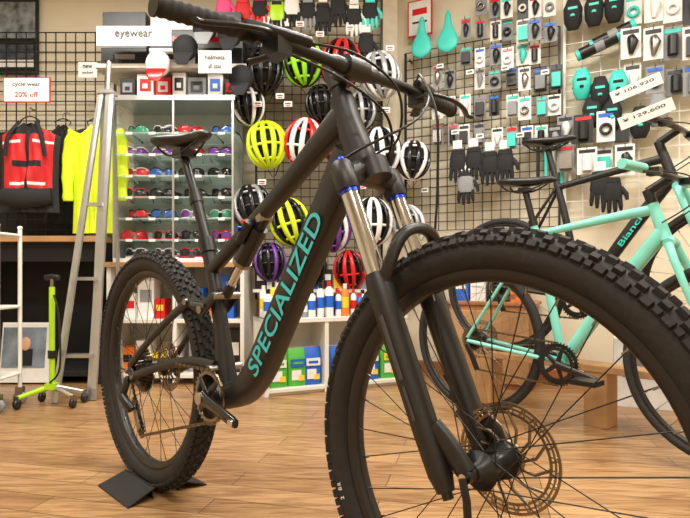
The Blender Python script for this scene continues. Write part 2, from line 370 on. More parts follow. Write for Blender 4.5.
gear(b,.03,.272,-.066,.021,11,BLK2,.002,.006); gear(b,.075,.205,-.066,.021,11,BLK2,.002,.006)
for y in(-.060,-.073): b.tube([(.03,y,.272),(.075,y,.205)],[(.002,.012),(.002,.013)],STEEL,10,ref=Y)
chain(b,[(.45,.427,-.052),(.02,.415,-.05)],0)
pth=[(.44+.067*math.cos(math.radians(a)),.36+.067*math.sin(math.radians(a)),-.052) for a in range(85,-96,-12)]
chain(b,pth+[(.095,.192,-.066)],0)
chain(b,[(.095,.192,-.066),(.075,.183,-.066),(.055,.20,-.066),(.05,.27,-.066),(.03,.293,-.066),(-.03,.325,-.05)],0)
b.tube(cat([(.03,-.075,.36),(-.04,-.085,.375),(-.05,-.09,.33),(-.01,-.095,.30)],8),.0025,BLK2,8)
b.build()
b=B('bike_wheel_stand',TB)
for sd in(-1,1):
    y0,y1=sd*.040,sd*.125
    vs=[(-.10,y0,.035),(.11,y0,.035),(.12,y1,.004),(-.11,y1,.004)]
    t=Vector((0,0,-.004)); V=[Vector(v) for v in vs]
    b.add(V+[v+t for v in V],[(0,1,2,3),(7,6,5,4),(0,4,5,1),(1,5,6,2),(2,6,7,3),(3,7,4,0)],PLATE)
    b.box((0,sd*.042,.018),(.20,.004,.035),PLATE)
b.build()
# ------------------------------------------------------------------ hybrid bikes
def hybrid(name,o,F,z0,fm,accent,decal,R=.34,gripm=BLK2,wbz=.99,sadm=BLK2,barw=.30):
    F=Vector((F[0],F[1],0)).normalized(); T=basis(F,Vector((-F.y,F.x,0)),(0,0,1),(o[0],o[1],z0)); b=B(name,T)
    tw=.017
    wheel(b,0,R,R,tw,False,.295,28,.06,BLK2); wheel(b,wbz,R,R,tw,False,.295,28,.05,BLK2)
    rotor(b,wbz,R,.05,.08,STEEL); rotor(b,0,R,.055,.08,STEEL)
    H=lambda z:(.80-(z-.74)*.34,z)
    loop(b,[H(.885),H(.755)],[(.019,.019),(.022,.022)],fm,2,16)
    loop(b,[H(.865),(.60,.845),(.30,.80)],[(.016,.019),(.014,.017),(.013,.014)],fm,2.2,14)
    loop(b,[H(.785),(.60,.545),(.43,.30)],[(.022,.026),(.021,.026),(.022,.024)],fm,2.5,16)
    loop(b,[(.288,.85),(.34,.65),(.42,.28)],[(.016,.016),(.016,.017),(.018,.018)],fm,2,14)
    b.cyl((.42,-.036,.28),(.42,.036,.28),.021,fm)
    for sd in(-1,1):
        b.tube(cat([(.30,.012*sd,.80),(.18,.04*sd,.62),(.0,.062*sd,.35)],5),.0075,fm,10)
        b.tube(cat([(.41,.022*sd,.285),(.25,.042*sd,.305),(.0,.062*sd,.335)],5),(.009),fm,10)
        P=cat([(.812,.03*sd,.74),(.845,.052*sd,.66),(.90,.055*sd,.52),(.975,.056*sd,.36),(wbz,.056*sd,R)],5)
        b.tube(P,[(.011-.0002*i,.0155-.0004*i) for i in range(len(P))],accent,12,ref=Y)
    b.tube([(.812,-.034,.742),(.812,0,.75),(.812,.034,.742)],.018,accent,14)
    b.cyl((.292,0,.835),(.285,0,.86),.019,BLK2); b.cyl((.288,0,.85),(.252,0,.985),.0135,BLK2); b.box((.25,0,.99),(.04,.045,.02),BLK2)
    saddle(b,.125,1.025,.27,sadm)
    s,z=H(.885); b.cyl((s,0,z),(s-.017,0,z+.05),.018,BLK2); b.tube([(s-.015,0,z+.045),(s+.055,0,z+.085)],.016,BLK2,14)
    bz=z+.088
    Bp=cat([(s+.02,-barw,bz+.012),(s+.045,-.12,bz+.008),(s+.06,0,bz),(s+.045,.12,bz+.008),(s+.02,barw,bz+.012)],6); b.tube(Bp,.0115,BLK2,12)
    for sd in(-1,1):
        b.cyl((s+.02,sd*(barw+.005),bz+.012),(s+.036,sd*(barw-.125),bz+.011),.0165,gripm,14)
        b.box((s+.06,sd*(barw-.15),bz),(.04,.035,.025),BLK2)
        b.tube(cat([(s+.07,sd*(barw-.15),bz-.005),(s+.095,sd*(barw-.10),bz-.015),(s+.08,sd*(barw-.01),bz-.02)],5),.005,BLK2,8)
        b.tube(cat([(s+.08,sd*(barw-.17),bz),(s+.14,sd*.06,bz-.02),(s+.13,-sd*.02,bz-.10),(s+.04,-sd*.03,bz-.16)],7),.0025,BLK2,6)
    a=Vector((.43,0,.30)); c=Vector((H(.785)[0],0,.785)); d=(c-a).normalized(); u=Vector((-d.z,0,d.x))
    b.text(decal[0],basis(d,u,d.cross(u),a.lerp(c,.45)+Vector((0,-.0225,0))-u*.012),.17,.024,decal[1],.0)
    gear(b,.42,.28,-.045,.085,40,BLK2,.0018,.068); gear(b,.42,.28,-.052,.07,34,BLK2,.0018,.055)
    for i in range(5):
        t=i*2*PI/5; b.tube([(.42,-.05,.28),(.42+.07*math.cos(t),-.048,.28+.07*math.sin(t))],[(.004,.012),(.003,.006)],BLK2,8,ref=Y)
    for sd,t in((-1,math.radians(-12)),(1,math.radians(168))):
        b.tube([(.42,sd*.06,.28),(.42+.17*math.cos(t),sd*.078,.28+.17*math.sin(t))],[(.009,.016),(.007,.011)],BLK2,12,ref=Y)
        p=Vector((.42+.165*math.cos(t),sd*.08,.28+.165*math.sin(t)))
        b.cyl(p,p+Vector((0,sd*.02,0)),.006,STEEL); b.box(p+Vector((0,sd*.06,0)),(.09,.08,.018),BLK2)
    for i in range(7): gear(b,0,R,-.028-.004*i,.055-.005*i,22-i,CHAIN,.001,.02)
    chain(b,[(.42,.364,-.048),(.0,.39,-.044)],0); chain(b,[(.42,.196,-.048),(.05,.21,-.05)],0)
    b.tube([(.0,-.07,R-.02),(.03,-.07,.27),(.05,-.06,.21)],[(.006,.014)]*3,BLK2,10,ref=Y)
    return b
Fb=(.653,-.758)
b=hybrid('hybrid_bike',(.60,2.50),Fb,.03,CEL,CEL,('Bianchi',GREYD),gripm=CEL)
for s in(0,.99): b.box((s,0,-.012),(.16,.09,.03),BLK2)
b.build()
b=hybrid('hybrid_bike',(.80,2.78),Fb,.27,BLK,CEL,('Bianchi',TURQ),wbz=.99)
b.build()
Tp=basis(Vector((Fb[0],Fb[1],0)).normalized(),Vector((.758,.653,0)),(0,0,1),(.80,2.78,0))
b=B('wooden_display_platform',Tp); b.box((.5,0,.255),(1.26,.12,.03),WOOD)
for s in(-.08,.5,1.04): b.box((s,0,.12),(.10,.11,.24),WOOD)
b.build(.003)
def card(name,c,w,h,rz,lines,tilt=0):
    R=Matrix.Rotation(rz,4,'Z')@Matrix.Rotation(tilt,4,'Y'); T=Matrix.Translation(c)@R; b=B(name,T)
    b.box((0,0,0),(w,.002,h),PAPER)
    for i,(t,m,k) in enumerate(lines):
        b.text(t,basis((1,0,0),(0,0,1),(0,-1,0),(-w*.42,-.0015,h*(-.05-.36*i))),w*k,h*.3,m,.0003)
    return b.build()
card('price_card',sp(636,88,2.0),.17,.045,-.5,[('\u00a5 106,920',BLK2,.78)],-.30)
card('price_card',sp(646,114,1.85),.17,.045,-.5,[('\u00a5 129,600',BLK2,.78)],-.30)
# ------------------------------------------------------------------ wire grids (price tags clip on to them)
def grid(name,T,x0,x1,z0,z1,st=.06,y=0,m=WIRE,r=.0024):
    b=B(name,T); n=int((x1-x0)/st)
    for i in range(n+1):
        x=x0+(x1-x0)*i/n; b.box((x,y,(z0+z1)/2),(r*2,r*2,z1-z0),m)
    n=int((z1-z0)/st)
    for i in range(n+1):
        z=z0+(z1-z0)*i/n; b.box(((x0+x1)/2,y-r*2,z),(x1-x0,r*2,r*2),m)
    for x in(x0,x1): b.box((x,y,(z0+z1)/2),(.014,.014,z1-z0),m)
    b.box((x0+.03,y+.02,z1-.05),(.01,.05,.01),m); b.box((x1-.03,y+.02,z1-.05),(.01,.05,.01),m)
    return b
b=grid('wire_grid_panel',Matrix.Identity(4),-.58,.24,.50,2.5,.055,3.56)
for px,py in((258,104),(288,104),(320,34),(350,28),(390,48),(262,182),(297,180),(386,110),(325,186),(362,186),(280,96),(300,24)):
    c=sp(px,py,3.30); b.box(c,(.05,.003,.032),PAPER); b.box(c+Vector((0,-.002,.004)),(.034,.002,.007),BLK2); b.box(c+Vector((0,-.002,-.008)),(.03,.002,.006),REDP); b.tube([c+Vector((0,.002,.012)),Vector((c.x,3.555,c.z+.012))],.002,STEEL,6)
b.build()
t0,_=wb(408,100); t1,_=wb(560,100)
b=grid('wire_grid_panel',WB,t0,t1,.95,2.15,.055,-.05)
for px,py in((440,66),(470,72),(505,68),(545,72),(433,104),(455,132),(520,135),(480,136),(425,190)):
    t,z=wb(px,py,.22); b.box((t,-.22,z),(.045,.003,.027),PAPER); b.box((t,-.222,z),(.03,.002,.008),BLK2); b.tube([(t,-.218,z+.01),(t,-.06,z+.01)],.002,STEEL,6)
b.build()
t2,_=wb(565,100); t3,_=wb(720,100)
grid('wire_grid_panel',WB,t2,t3,1.0,2.5,.09,-.05,WHT).build()
grid('wire_grid_panel',Matrix.Translation((0,3.70,0)),-2.5,-1.56,.9,2.3,.065,r=.003).build()
b=B('black_display_board'); b.box((-2.10,3.76,1.28),(.62,.02,.72),BLKP); b.build()
# ------------------------------------------------------------------ helmets
def helmet(px,py,Yd,main,acc,tilt=0,sc=1.0):
    c=sp(px,py,Yd)
    z=Vector((random.uniform(-.35,.15),-1,random.uniform(-.1,.35))).normalized(); x=Vector((math.cos(tilt),0,math.sin(tilt)))
    x=(x-z*x.dot(z)).normalized(); y=z.cross(x); T=basis(x*sc,y*sc,z*sc,c); b=B('bicycle_helmet',T)
    W,L,H=.116,.140,.115
    b.ell((0,0,-.01),(W*.90,L*.90,H*.88),FOAM,None,24,8,0,PI/2)
    for i,a in enumerate((-76,-46,-16,16,46,76)):
        A=math.radians(a); P=[];R=[]
        for k in range(15):
            t=math.radians(-80+160*k/14)
            P.append((W*math.sin(A)*math.cos(t),L*math.sin(t),H*math.cos(A)*math.cos(t)))
            R.append((.0165*(.45+.55*math.cos(t)),.013))
        b.tube(P,R,main if i in(0,2,3,5) or acc is None else acc,10,n=2.4)
    for t in(-52,-12,30,58):
        t=math.radians(t); P=[]
        for k in range(13):
            A=math.radians(-78+156*k/12); P.append((W*.97*math.sin(A)*math.cos(t),L*math.sin(t)*.98,H*.97*math.cos(A)*math.cos(t)))
        b.tube(P,.0085,main if t<.5 else (acc or main),8)
    P=[((W+.001)*math.cos(2*PI*k/32),(L+.001)*math.sin(2*PI*k/32),-.006) for k in range(32)]
    b.tube(P,[(.010,.014)]*32,acc or main,10,closed=True)
    P=[((W-.006)*math.cos(2*PI*k/32),(L-.006)*math.sin(2*PI*k/32),-.02) for k in range(32)]
    b.tube(P,.008,FOAM,8,closed=True)
    for sx in(-1,1): b.tube(cat([(.08*sx,.03,-.02),(.05*sx,-.1,-.05),(.01*sx,-.19,-.04)],5),[(.006,.0015)]*11,FOAM,6)
    b.tube([(0,.12,-.01),(0,.125,-.10)],.0035,STEEL,6)
    b.build()
HY=3.40
for a in [(303,62,LIME,BKG,.1),(341,64,REDP,BKG,-.1),(380,76,SGR,WHG,.15),(264,72,BKG,BKG,0),
          (267,145,NEON,None,.15),(304,143,WHG,REDP,-.15),(342,142,BKG,REDP,0),(381,152,WHG,BKG,.1),(413,161,BKG,WHG,-.1),
          (290,222,NEON,BKG,.3),(331,228,PURP,WHG,.1),(372,222,WHG,BKG,0),(408,226,WHG,SGR,.1),(253,208,BKG,SGR,.2),
          (270,262,BKG,PURP,.1),(310,268,BKG,BKG,-.2),(350,270,REDP,BKG,.1),(249,106,BKG,WHG,.1),(322,104,BKG,BKG,.1),(360,112,SGR,BKG,.1)]:
    helmet(a[0],a[1],HY if a[0]<395 else 3.42,a[2],a[3],a[4],(1.02 if a[0]<395 else .88)*(.8 if a[1] in(104,106,112,262,268,270) else 1))
# ------------------------------------------------------------------ counters & shelf units
b=B('display_counter'); x0,x1=-2.55,-1.46
b.box(((x0+x1)/2,3.5,.875),(x1-x0,.48,.035),WOOD)
b.box(((x0+x1)/2,3.70,.43),(x1-x0,.03,.86),BLKP)
for x in(x0+.02,x1-.02): b.box((x,3.5,.43),(.03,.44,.86),BLKP)
b.box(((x0+x1)/2,3.5,.06),(x1-x0-.06,.42,.03),BLKP); b.box(((x0+x1)/2,3.33,.80),(x1-x0-.07,.02,.12),BLKP); b.build(.002)
b=B('framed_photo',Matrix.Translation((-1.93,3.30,.19))@Matrix.Rotation(-.12,4,'X'))
b.box((0,0,0),(.30,.012,.36),PAPER); b.box((-.01,-.008,.03),(.26,.004,.24),mat('photo_grey',(120,135,148),.5,0,.5,9)); b.box((0,-.011,-.03),(.09,.003,.1),BLKP); b.ell((0,-.012,.05),(.03,.006,.04),mat('skin_print',(215,170,140),.6)); b.build()
b=B('storage_cabinet'); x0,x1=-1.43,-.60
b.box(((x0+x1)/2,3.47,.72),(x1-x0,.46,.03),WOOD)
b.box(((x0+x1)/2,3.67,.36),(x1-x0,.03,.70),WHP)
for x in(x0+.015,-1.02,x1-.015): b.box((x,3.47,.355),(.025,.42,.70),WHP)
for z in(.05,.38): b.box(((x0+x1)/2,3.47,z),(x1-x0-.03,.41,.022),WHP)
b.build(.002)
b=B('boxed_bike_parts')
cols=[WHT,BLK2,YEL,ORG,REDP,GREYC,BLUP,PAPER,WOOD]
for z0 in(.062,.392):
    x=x0+.05
    while x<x1-.14:
        w=random.uniform(.05,.12); h=random.uniform(.10,.27)
        if abs(x+w/2+1.02)>w/2+.02:
            y=3.33+random.uniform(0,.03); b.box((x+w/2,y+.06,z0+h/2),(w,.12,h),random.choice(cols)); b.box((x+w/2,y-.001,z0+h*.55),(w*.7,.003,h*.3),random.choice(cols))
        x+=w+.008
b.build()
b=B('sunglasses_display_rack'); x0,x1=-1.40,-.68; zb=.736; zt=1.72
b.box(((x0+x1)/2,3.62,(zb+zt)/2),(x1-x0,.02,zt-zb),mat('rack_back_panel',(172,186,184),.3))
for x in(x0,x1): b.box((x,3.46,(zb+zt)/2),(.006,.30,zt-zb),ACR)
for x in(x0,x1,(x0+x1)/2): b.box((x,3.303,(zb+zt)/2),(.012,.012,zt-zb),ALU)
b.box(((x0+x1)/2,3.46,zt+.01),(x1-x0+.03,.34,.03),ALU); b.box(((x0+x1)/2,3.46,zb+.012),(x1-x0,.34,.024),WHT)
zs=[.87,1.0,1.13,1.26,1.39,1.52]
for z in zs: b.box(((x0+x1)/2,3.45,z),(x1-x0-.02,.29,.008),GLASS)
b.build()
def glasses(b,c,lens,frame,s=1.15,rz=0):
    T=Matrix.Translation(c)@Matrix.Rotation(rz,4,'Z')@Matrix.Rotation(-.15,4,'X')@Matrix.Scale(s,4); T0=b.T; b.T=T
    for sx in(-1,1):
        P=[]
        for k in range(9):
            u=k/8; a=u*1.15; P.append((sx*(.009+.066*math.sin(a)),.045*(1-math.cos(a))*1.2,.024+.004*math.sin(u*3)))
        R=[(.011+.012*math.sin(PI*min(1,(i/8)*.75+.2)),.0018) for i in range(9)]
        b.tube(P,R,lens,8,ref=(0,0,1))
        for g in(1,-1): b.tube([(p[0],p[1]-.002,p[2]+g*r[0]) for p,r in zip(P,R)],.0025,frame,6)
        b.tube([P[-1],(sx*.072,.09,.026),(sx*.062,.14,.008)],[(.006,.002)]*3,frame,6,ref=(0,0,1))
    b.tube([(-.011,0,.034),(0,-.002,.037),(.011,0,.034)],.0035,frame,8); b.T=T0
b=B('sunglasses_assortment')
lm=[mat('lens_red',(190,40,50),.1),mat('lens_blue',(50,95,170),.1),mat('lens_smoke',(40,40,46),.1),mat('lens_violet',(110,60,140),.1),mat('lens_amber',(190,130,60),.1),mat('lens_green',(60,140,110),.1),mat('lens_dark',(25,25,30),.1)]
for z in [zb+.024]+zs:
    for k in range(4):
        glasses(b,(x0+.095+k*.177,3.36+random.uniform(0,.03),z+.008),random.choice(lm+[lm[2],lm[6]]),random.choice([BKG,WHG,BKG,REDP,WHG,BKG]),1.12,random.uniform(-.45,.45))
    for k in range(5): b.box((x0+.09+k*.14,3.305,z-.002),(.04,.003,.016),PAPER)
b.build()
b=B('sunglasses_cases')
for z in zs:
    for k in range(4):
        if random.random()<.6: b.box((x0+.09+k*.177,3.555,z+.034),(.12,.06,.055),random.choice([PAPER,WHT,GREYC,BLK2]))
b.build(.003)
rot=.42
TS=Matrix.Translation((-.43,2.92,0))@Matrix.Rotation(rot,4,'Z')
b=B('low_display_shelf',TS); W=.88; D=.24; H=.42
for x in(.012,.36,W-.012): b.box((x,D/2,H/2),(.024,D,H),WHP)
b.box((W/2,D/2,H-.012),(W,D+.01,.024),WHP); b.box((W/2,D/2,.03),(W,D,.02),WHP); b.box((W/2,D/2,.01),(W-.01,D-.04,.02),WHP); b.box((W/2,D-.008,H/2),(W,.014,H),WHP); b.box((W/2,D-.06,.235),(W-.02,.10,.015),WHP)
b.build(.002)
b=B('cleaning_supply_bags',TS)
for i,(x,m1,m2) in enumerate(((.09,GRNP,PAPER),(.20,GRNP,BLUP),(.29,BLUP,PAPER),(.45,BLUP,GRNP),(.55,PAPER,BLUP),(.66,BLUP,PAPER),(.78,GRNP,YEL))):
    w=.11;h=.21; z=.04
    P=[(x,.06,z),(x,.06,z+.03),(x,.062,z+h*.5),(x,.066,z+h*.85),(x,.07,z+h)]
    b.tube(P,[(w/2,.018),(w/2,.028),(w/2,.026),(w/2,.014),(w/2,.003)],m1,16,ref=(1,0,0),n=3.2)
    b.box((x,.032,z+h*.62),(w*.75,.006,h*.2),m2); b.box((x-.01,.0305,z+h*.3),(w*.5,.004,h*.26),PAPER); b.box((x,.0275,z+h*.62),(w*.5,.003,h*.06),m1 if m1 is not PAPER else GRNP)
    b.box((x+.02,.0295,z+h*.22),(w*.3,.004,h*.14),YEL)
b.build()
b=B('spray_cans_and_bottles',TS)
for row in range(2):
    x=.035
    while x<W-.03:
        r=random.uniform(.016,.027); h=random.uniform(.10,.20); m=random.choice([BLUP,WHT,ORG,BLK2,YEL,REDP,BLUP,GREYC,WHT]); y=.05+.09*row+.01; z=.42
        b.tube([(x,y,z),(x,y,z+.006),(x,y,z+h*.8),(x,y,z+h*.86),(x,y,z+h*.88),(x,y,z+h)],[r*.95,r,r,r*.6,r*.5,r*.42],m,14)
        b.cyl((x,y,z+h*.28),(x,y,z+h*.62),r+.0006,random.choice([PAPER,BLUP,YEL,REDP]),14); b.cyl((x,y,z+h*.88),(x,y,z+h+.01),r*.5,random.choice([WHT,REDP,BLK2]),10)
        x+=r*2+.006+random.uniform(0,.008)
b.build()
b=B('grid_shelf'); b.box((-.17,3.46,.56),(.80,.18,.02),WHP); b.build()
b=B('boxed_inner_tubes')
x=-.56
while x<.18:
    w=random.uniform(.05,.085); h=random.uniform(.08,.15); b.box((x+w/2,3.44,.57+h/2),(w-.006,.09,h),random.choice([ORG,BLK2,WHT,BLUP,YEL,GREYC,REDP])); b.box((x+w/2,3.393,.57+h*.6),(w*.6,.004,h*.3),random.choice([PAPER,BLK2])); x+=w+.004
b.build()
# ------------------------------------------------------------------ garments
def garment(name,c,w,h,m1,m2,sleeves=True):
    b=B(name,Matrix.Translation(c)); NR,NC=30,26
    for side in(-1,1):
        vs=[];fs=[];fm=[]
        for i in range(NR+1):
            t=i/NR; z=-t*h
            hw=w/2*(.36+.64*min(1,(t/.10))**.6 if t<.1 else 1-.10*math.sin((t-.1)*2.6)+.04*t)
            for k in range(NC+1):
                u=-1+2*k/NC; x=u*hw
                zz=z-(.05*(abs(u))**1.5*(1-min(1,t*3)))-(.035*max(0,1-abs(u)*3.2)*max(0,1-t*8) if side<0 else 0)
                e=(1-u*u)
                y=side*(.035*math.sqrt(max(0,e))*(.5+.5*min(1,t*5)))+e*(.014*math.sin(8*u+4*t+1)*min(1,t*3)+.008*math.sin(17*t+7*u)+.007*math.sin(23*u-6*t))
                vs.append((x,y,zz))
        for i in range(NR):
            for k in range(NC):
                q=i*(NC+1)+k; f=(q,q+1,q+NC+2,q+NC+1); fs.append(f if side<0 else f[::-1])
                u=-1+2*(k+.5)/NC; t=(i+.5)/NR
                fm.append(m2(u,t))
        names=[q.name for q in fm]
        for nm in sorted(set(names)): b.add(vs,[f for f,q in zip(fs,names) if q==nm],_m[nm],True)
    if sleeves:
        for sx in(-1,1):
            P=cat([(sx*w*.40,0,-.05),(sx*w*.52,.0,-.14),(sx*w*.56,-.01,-.30),(sx*w*.55,-.015,-.48)],5)
            b.tube(P,[(.052-.0014*i+.004*math.sin(i*1.9),.03-.0008*i+.005*math.sin(i*2.3)) for i in range(len(P))],m1,14,ref=(1,0,0))
    b.tube(cat([(-w*.16,0,-.005),(-.05,0,.015),(0,0,.035),(.05,0,.015),(w*.16,0,-.005)],4),.004,BLK2,8)
    b.tube(cat([(0,0,.035),(0,0,.06),(.015,0,.075),(.0,0,.09)],4),.003,STEEL,6)
    b.tube([(0,0,.085),(0,.08,.09)],.004,STEEL,6)
    return b
WHF=mat('white_fabric',(230,230,230),.7); BLF=mat('black_fabric',(30,30,33),.8,bump=.2)
def pat_red(u,t):
    if abs(u)>.86 or abs(u)<.05: return BLF
    if t<.14: return BLF if abs(u)<.55 else RED
    if .20<t<.25 and abs(u)>.2: return WHF
    if t>.72: return BLF
    if .44<t<.5 and abs(u)<.45: return BLF
    if .66<t<.70 and abs(u)<.6: return WHF
    return RED
b=garment('cycling_vest',sp(30,122,3.35),.38,.56,RED,pat_red,False)
for sx in(-1,1): b.tube(cat([(sx*.05,-.02,.0),(sx*.10,-.055,-.10),(sx*.12,-.055,-.22)],6),[(.014,.006)]*13,BLF,8,ref=(1,0,0))
b.tube([(-.15,-.03,-.46),(0,-.06,-.48),(.15,-.03,-.46)],[(.05,.03),(.06,.04),(.05,.03)],BLF,12,ref=(0,0,1))
b.build()
garment('neon_jacket',sp(96,124,3.38),.30,.68,NEON,lambda u,t:(NEON if abs(u)>.03 else GREYC),True).build()
garment('black_jersey',sp(63,124,3.58),.26,.66,BLF,lambda u,t:BLF,True).build()
def sign(name,px,py,Yd,w,h,lines,border=None):
    c=sp(px,py,Yd); b=B(name,Matrix.Translation(c)); b.box((0,0,0),(w,.006,h),border or PAPER)
    if border: b.box((0,-.004,0),(w-.012,.003,h-.012),PAPER)
    n=len(lines)
    for i,(t,m,k) in enumerate(lines):
        hh=h*.42/n; b.text(t,basis((1,0,0),(0,0,1),(0,-1,0),(-w*k/2,-.0062,h*.38-(i+1)*h*.78/n+hh*.5)),w*k,hh,m,.0003)
    b.tube([(-w*.3,.003,h/2-.005),(-w*.3,.10,h/2+.01)],.002,STEEL,6); b.tube([(w*.3,.003,h/2-.005),(w*.3,.10,h/2+.01)],.002,STEEL,6)
    return b.build()
sign('shop_sign',27,90,3.25,.28,.15,[('cycle wear',BLK2,.6),('20% off',REDP,.5)],REDP)
sign('shop_sign',88,70,3.5,.12,.10,[('new',BLK2,.5),('jacket',GREYD,.6)])
sign('brand_sign',134,36,3.2,.44,.115,[('eyewear',BLK2,.5)])
sign('brand_sign',215,62,3.14,.19,.13,[('helmets',BLK2,.6),('all sizes',GREYD,.4)])
b=B('wall_poster'); c=sp(14,35,3.77); b.box(c,(.34,.01,.55),BLKP); b.box(c+Vector((0,-.006,.1)),(.30,.004,.25),mat('poster_print',(120,130,135),.5,0,.8,14)); b.box(c+Vector((0,-.006,-.12)),(.28,.004,.10),mat('poster_print_dark',(60,70,80),.5,0,.8,20)); b.box(c+Vector((0,-.008,-.2)),(.28,.004,.05),PAPER); b.build()
b=B('display_shelf_board'); b.box((-1.06,3.52,1.93),(.92,.42,.025),WHP)
for x in(-1.45,-.65): b.box((x,3.65,1.86),(.02,.26,.12),WHP)
b.build(.002)
b=B('stacked_shoe_boxes')
x=-1.52
for w,h,m in((.28,.11,BLK2),(.28,.11,WHT),(.28,.11,BLK2)):
    b.box((x+.16,3.52,1.9435+h/2),(w,.34,h),m); b.box((x+.16,3.347,1.9435+h*.5),(w*.5,.004,h*.3),GREYC if m is BLK2 else BLK2)
    b.box((x+.16,3.52,1.9435+h*1.5+.002),(w*.97,.33,h),BLK2 if m is WHT else GREYC); b.box((x+.16,3.352,1.9435+h*1.5),(w*.5,.004,h*.3),REDP)
    b.box((x+.16,3.52,1.9435+h*2.5+.004),(w*.95,.33,h),m); x+=.295
b.build(.002)
b=B('packaged_eyewear_boxes')
x=-1.39
for w,h,m,m2 in((.10,.12,BLK2,GREYC),(.11,.15,PAPER,REDP),(.10,.13,REDP,PAPER),(.09,.16,PAPER,BLK2),(.12,.13,GREYC,BLK2),(.10,.15,PAPER,BLUP),(.07,.12,BLK2,REDP)):
    b.box((x+w/2,3.42,1.746+h/2),(w-.008,.12,h),m); b.box((x+w/2,3.357,1.746+h*.55),(w*.6,.004,h*.5),m2); b.box((x+w/2,3.354,1.746+h*.5),(w*.3,.003,h*.2),m); x+=w+.004
b.build(.002)
b=B('hanging_cycling_caps')
for px,py,m,m2 in((185,48,BLF,BLF),(205,28,BLF,GREYC),(230,34,BLF,BLF),(158,64,WHF,REDP),(241,78,BLF,BLF)):
    c=sp(px,py,3.24); b.ell(c,(.075,.04,.08),m,None,16,10); b.tube([c+Vector((0,-.03,-.04)),c+Vector((0,-.06,-.08)),c+Vector((0,-.06,-.12))],[(.06,.005),(.052,.004),(.03,.003)],m2,12,ref=(1,0,0))
    b.tube([c+Vector((0,0,.075)),c+Vector((0,.05,.085))],.003,STEEL,6)
b.build()
def glove(b,c,m1,m2,s=1.0):
    T0=b.T; b.T=T0@Matrix.Translation(c)@Matrix.Scale(s,4)
    b.tube([(0,0,0),(0,-.002,-.03),(0,-.004,-.075),(0,-.002,-.10)],[(.032,.012),(.038,.016),(.042,.017),(.038,.013)],m1,14,ref=(1,0,0),n=2.6)
    for k,(x,l) in enumerate(((-.03,.05),(-.01,.062),(.011,.058),(.030,.045))): b.tube([(x,-.003,-.09),(x*1.15,-.006,-.10-l*.6),(x*1.2,0,-.10-l)],[.0105,.0095,.006],m2,8)
    b.tube([(.034,0,-.045),(.056,-.004,-.075),(.06,-.004,-.10)],[.012,.0105,.007],m2,8)
    b.box((0,-.014,-.012),(.05,.008,.018),m2); b.box((0,-.01,.025),(.045,.003,.04),PAPER); b.T=T0
b=B('hanging_gloves')
for px,py,m1,m2 in((224,-4,PINK,PINK),(243,0,RED,RED),(260,-2,BLF,RED),(277,2,GRNF,BLF),(292,-4,WHF,BLF),(308,0,BLF,GREYC),(323,4,BLF,BLF),(338,-4,BLF,BLF),(354,6,BLF,WHF),(370,0,BLF,TURQ),(250,30,BLF,BLF),(268,26,BLF,GREYC),(285,28,BLF,BLF),(366,34,BLF,BLF)):
    c=sp(px,py,3.4); glove(b,c,m1,m2,1.2); b.tube([c+Vector((0,.002,.05)),Vector((c.x,3.55,c.z+.05))],.0025,STEEL,6)
b.build()
# ------------------------------------------------------------------ right wall products
def hook(b,t,z,l): b.tube([(t,-.06,z),(t,-l,z),(t,-l-.004,z+.012)],.0024,STEEL,6)
def pack(b,px,py,w,h,body,top=PAPER,off=.12,kind=0):
    t,z=wb(px,py,off); hook(b,t,z+h/2-.008,off+.03)
    b.box((t,-off,z),(w,.004,h),top)
    if kind==0: b.box((t,-off-.014,z-h*.12),(w*.72,.026,h*.56),body)
    elif kind==1: b.tube([(t,-off-.016,z-h*.38),(t,-off-.018,z+h*.2)],w*.27,body,12)
    elif kind==2: b.lathe([(w*.2,-.006),(w*.36,-.008),(w*.36,.008),(w*.2,.006)],(t,-off-.012,z-h*.1),(0,1,0),body,18)
    else:
        b.tube([(t,-off-.012,z-h*.38),(t+w*.1,-off-.02,z),(t,-off-.012,z+h*.18)],[w*.12,w*.3,w*.2],body,10)
    b.box((t,-off-.004,z+h*.36),(w*.8,.003,h*.12),random.choice([REDP,BLK2,TURQ,BLUP,GREYC,BLK2]))
for nm,reg in (('hanging_bike_lights',(466,562,6,66,14,25)),('hanging_repair_kits',(436,560,78,140,15,29)),('hanging_computers',(632,700,8,90,21,36)),('hanging_grips',(566,640,128,176,19,32))):
    b=B(nm,WB)
    px=reg[0]
    while px<reg[1]:
        py=reg[2]
        while py<reg[3]:
            k=random.random()
            if k<.95: pack(b,px+random.uniform(-2,2),py+random.uniform(-2,2),random.uniform(.06,.078)*(1.0 if reg[4]<19 else 1.4),random.uniform(.115,.145)*(1 if reg[4]<19 else 1.25),random.choice([BLK2,BLK2,GREYC,WHT,TURQ,BLK2,STEEL]),random.choice([PAPER,PAPER,WHT,GREYC,BLK2,GREYC]),random.uniform(.10,.2),random.randint(0,3))
            py+=reg[5]
        px+=reg[4]
    b.build()
for px,py in((423,40),(449,34)):
    t,z=wb(px,py,.12)
    b=B('turquoise_saddle',WB@Matrix.Translation((t,-.12,z-.13))@basis((0,0,1),(1,0,0),(0,-1,0))); saddle(b,0,.03,.27,TURQ)
    b.tube([(.15,0,-.01),(.15,0,-.06)],.004,STEEL,6); b.build()
b=B('hanging_sign_board',WB); t,z=wb(420,18,.07); b.box((t,-.07,z),(.17,.006,.24),REDP); b.box((t,-.075,z+.0),(.15,.004,.22),PAPER); b.box((t,-.078,z+.04),(.10,.003,.04),REDP); b.box((t,-.078,z-.03),(.10,.003,.012),BLK2); b.box((t,-.055,z+.1),(.02,.02,.02),STEEL); b.build()
b=B('hanging_saddle_bags',WB)
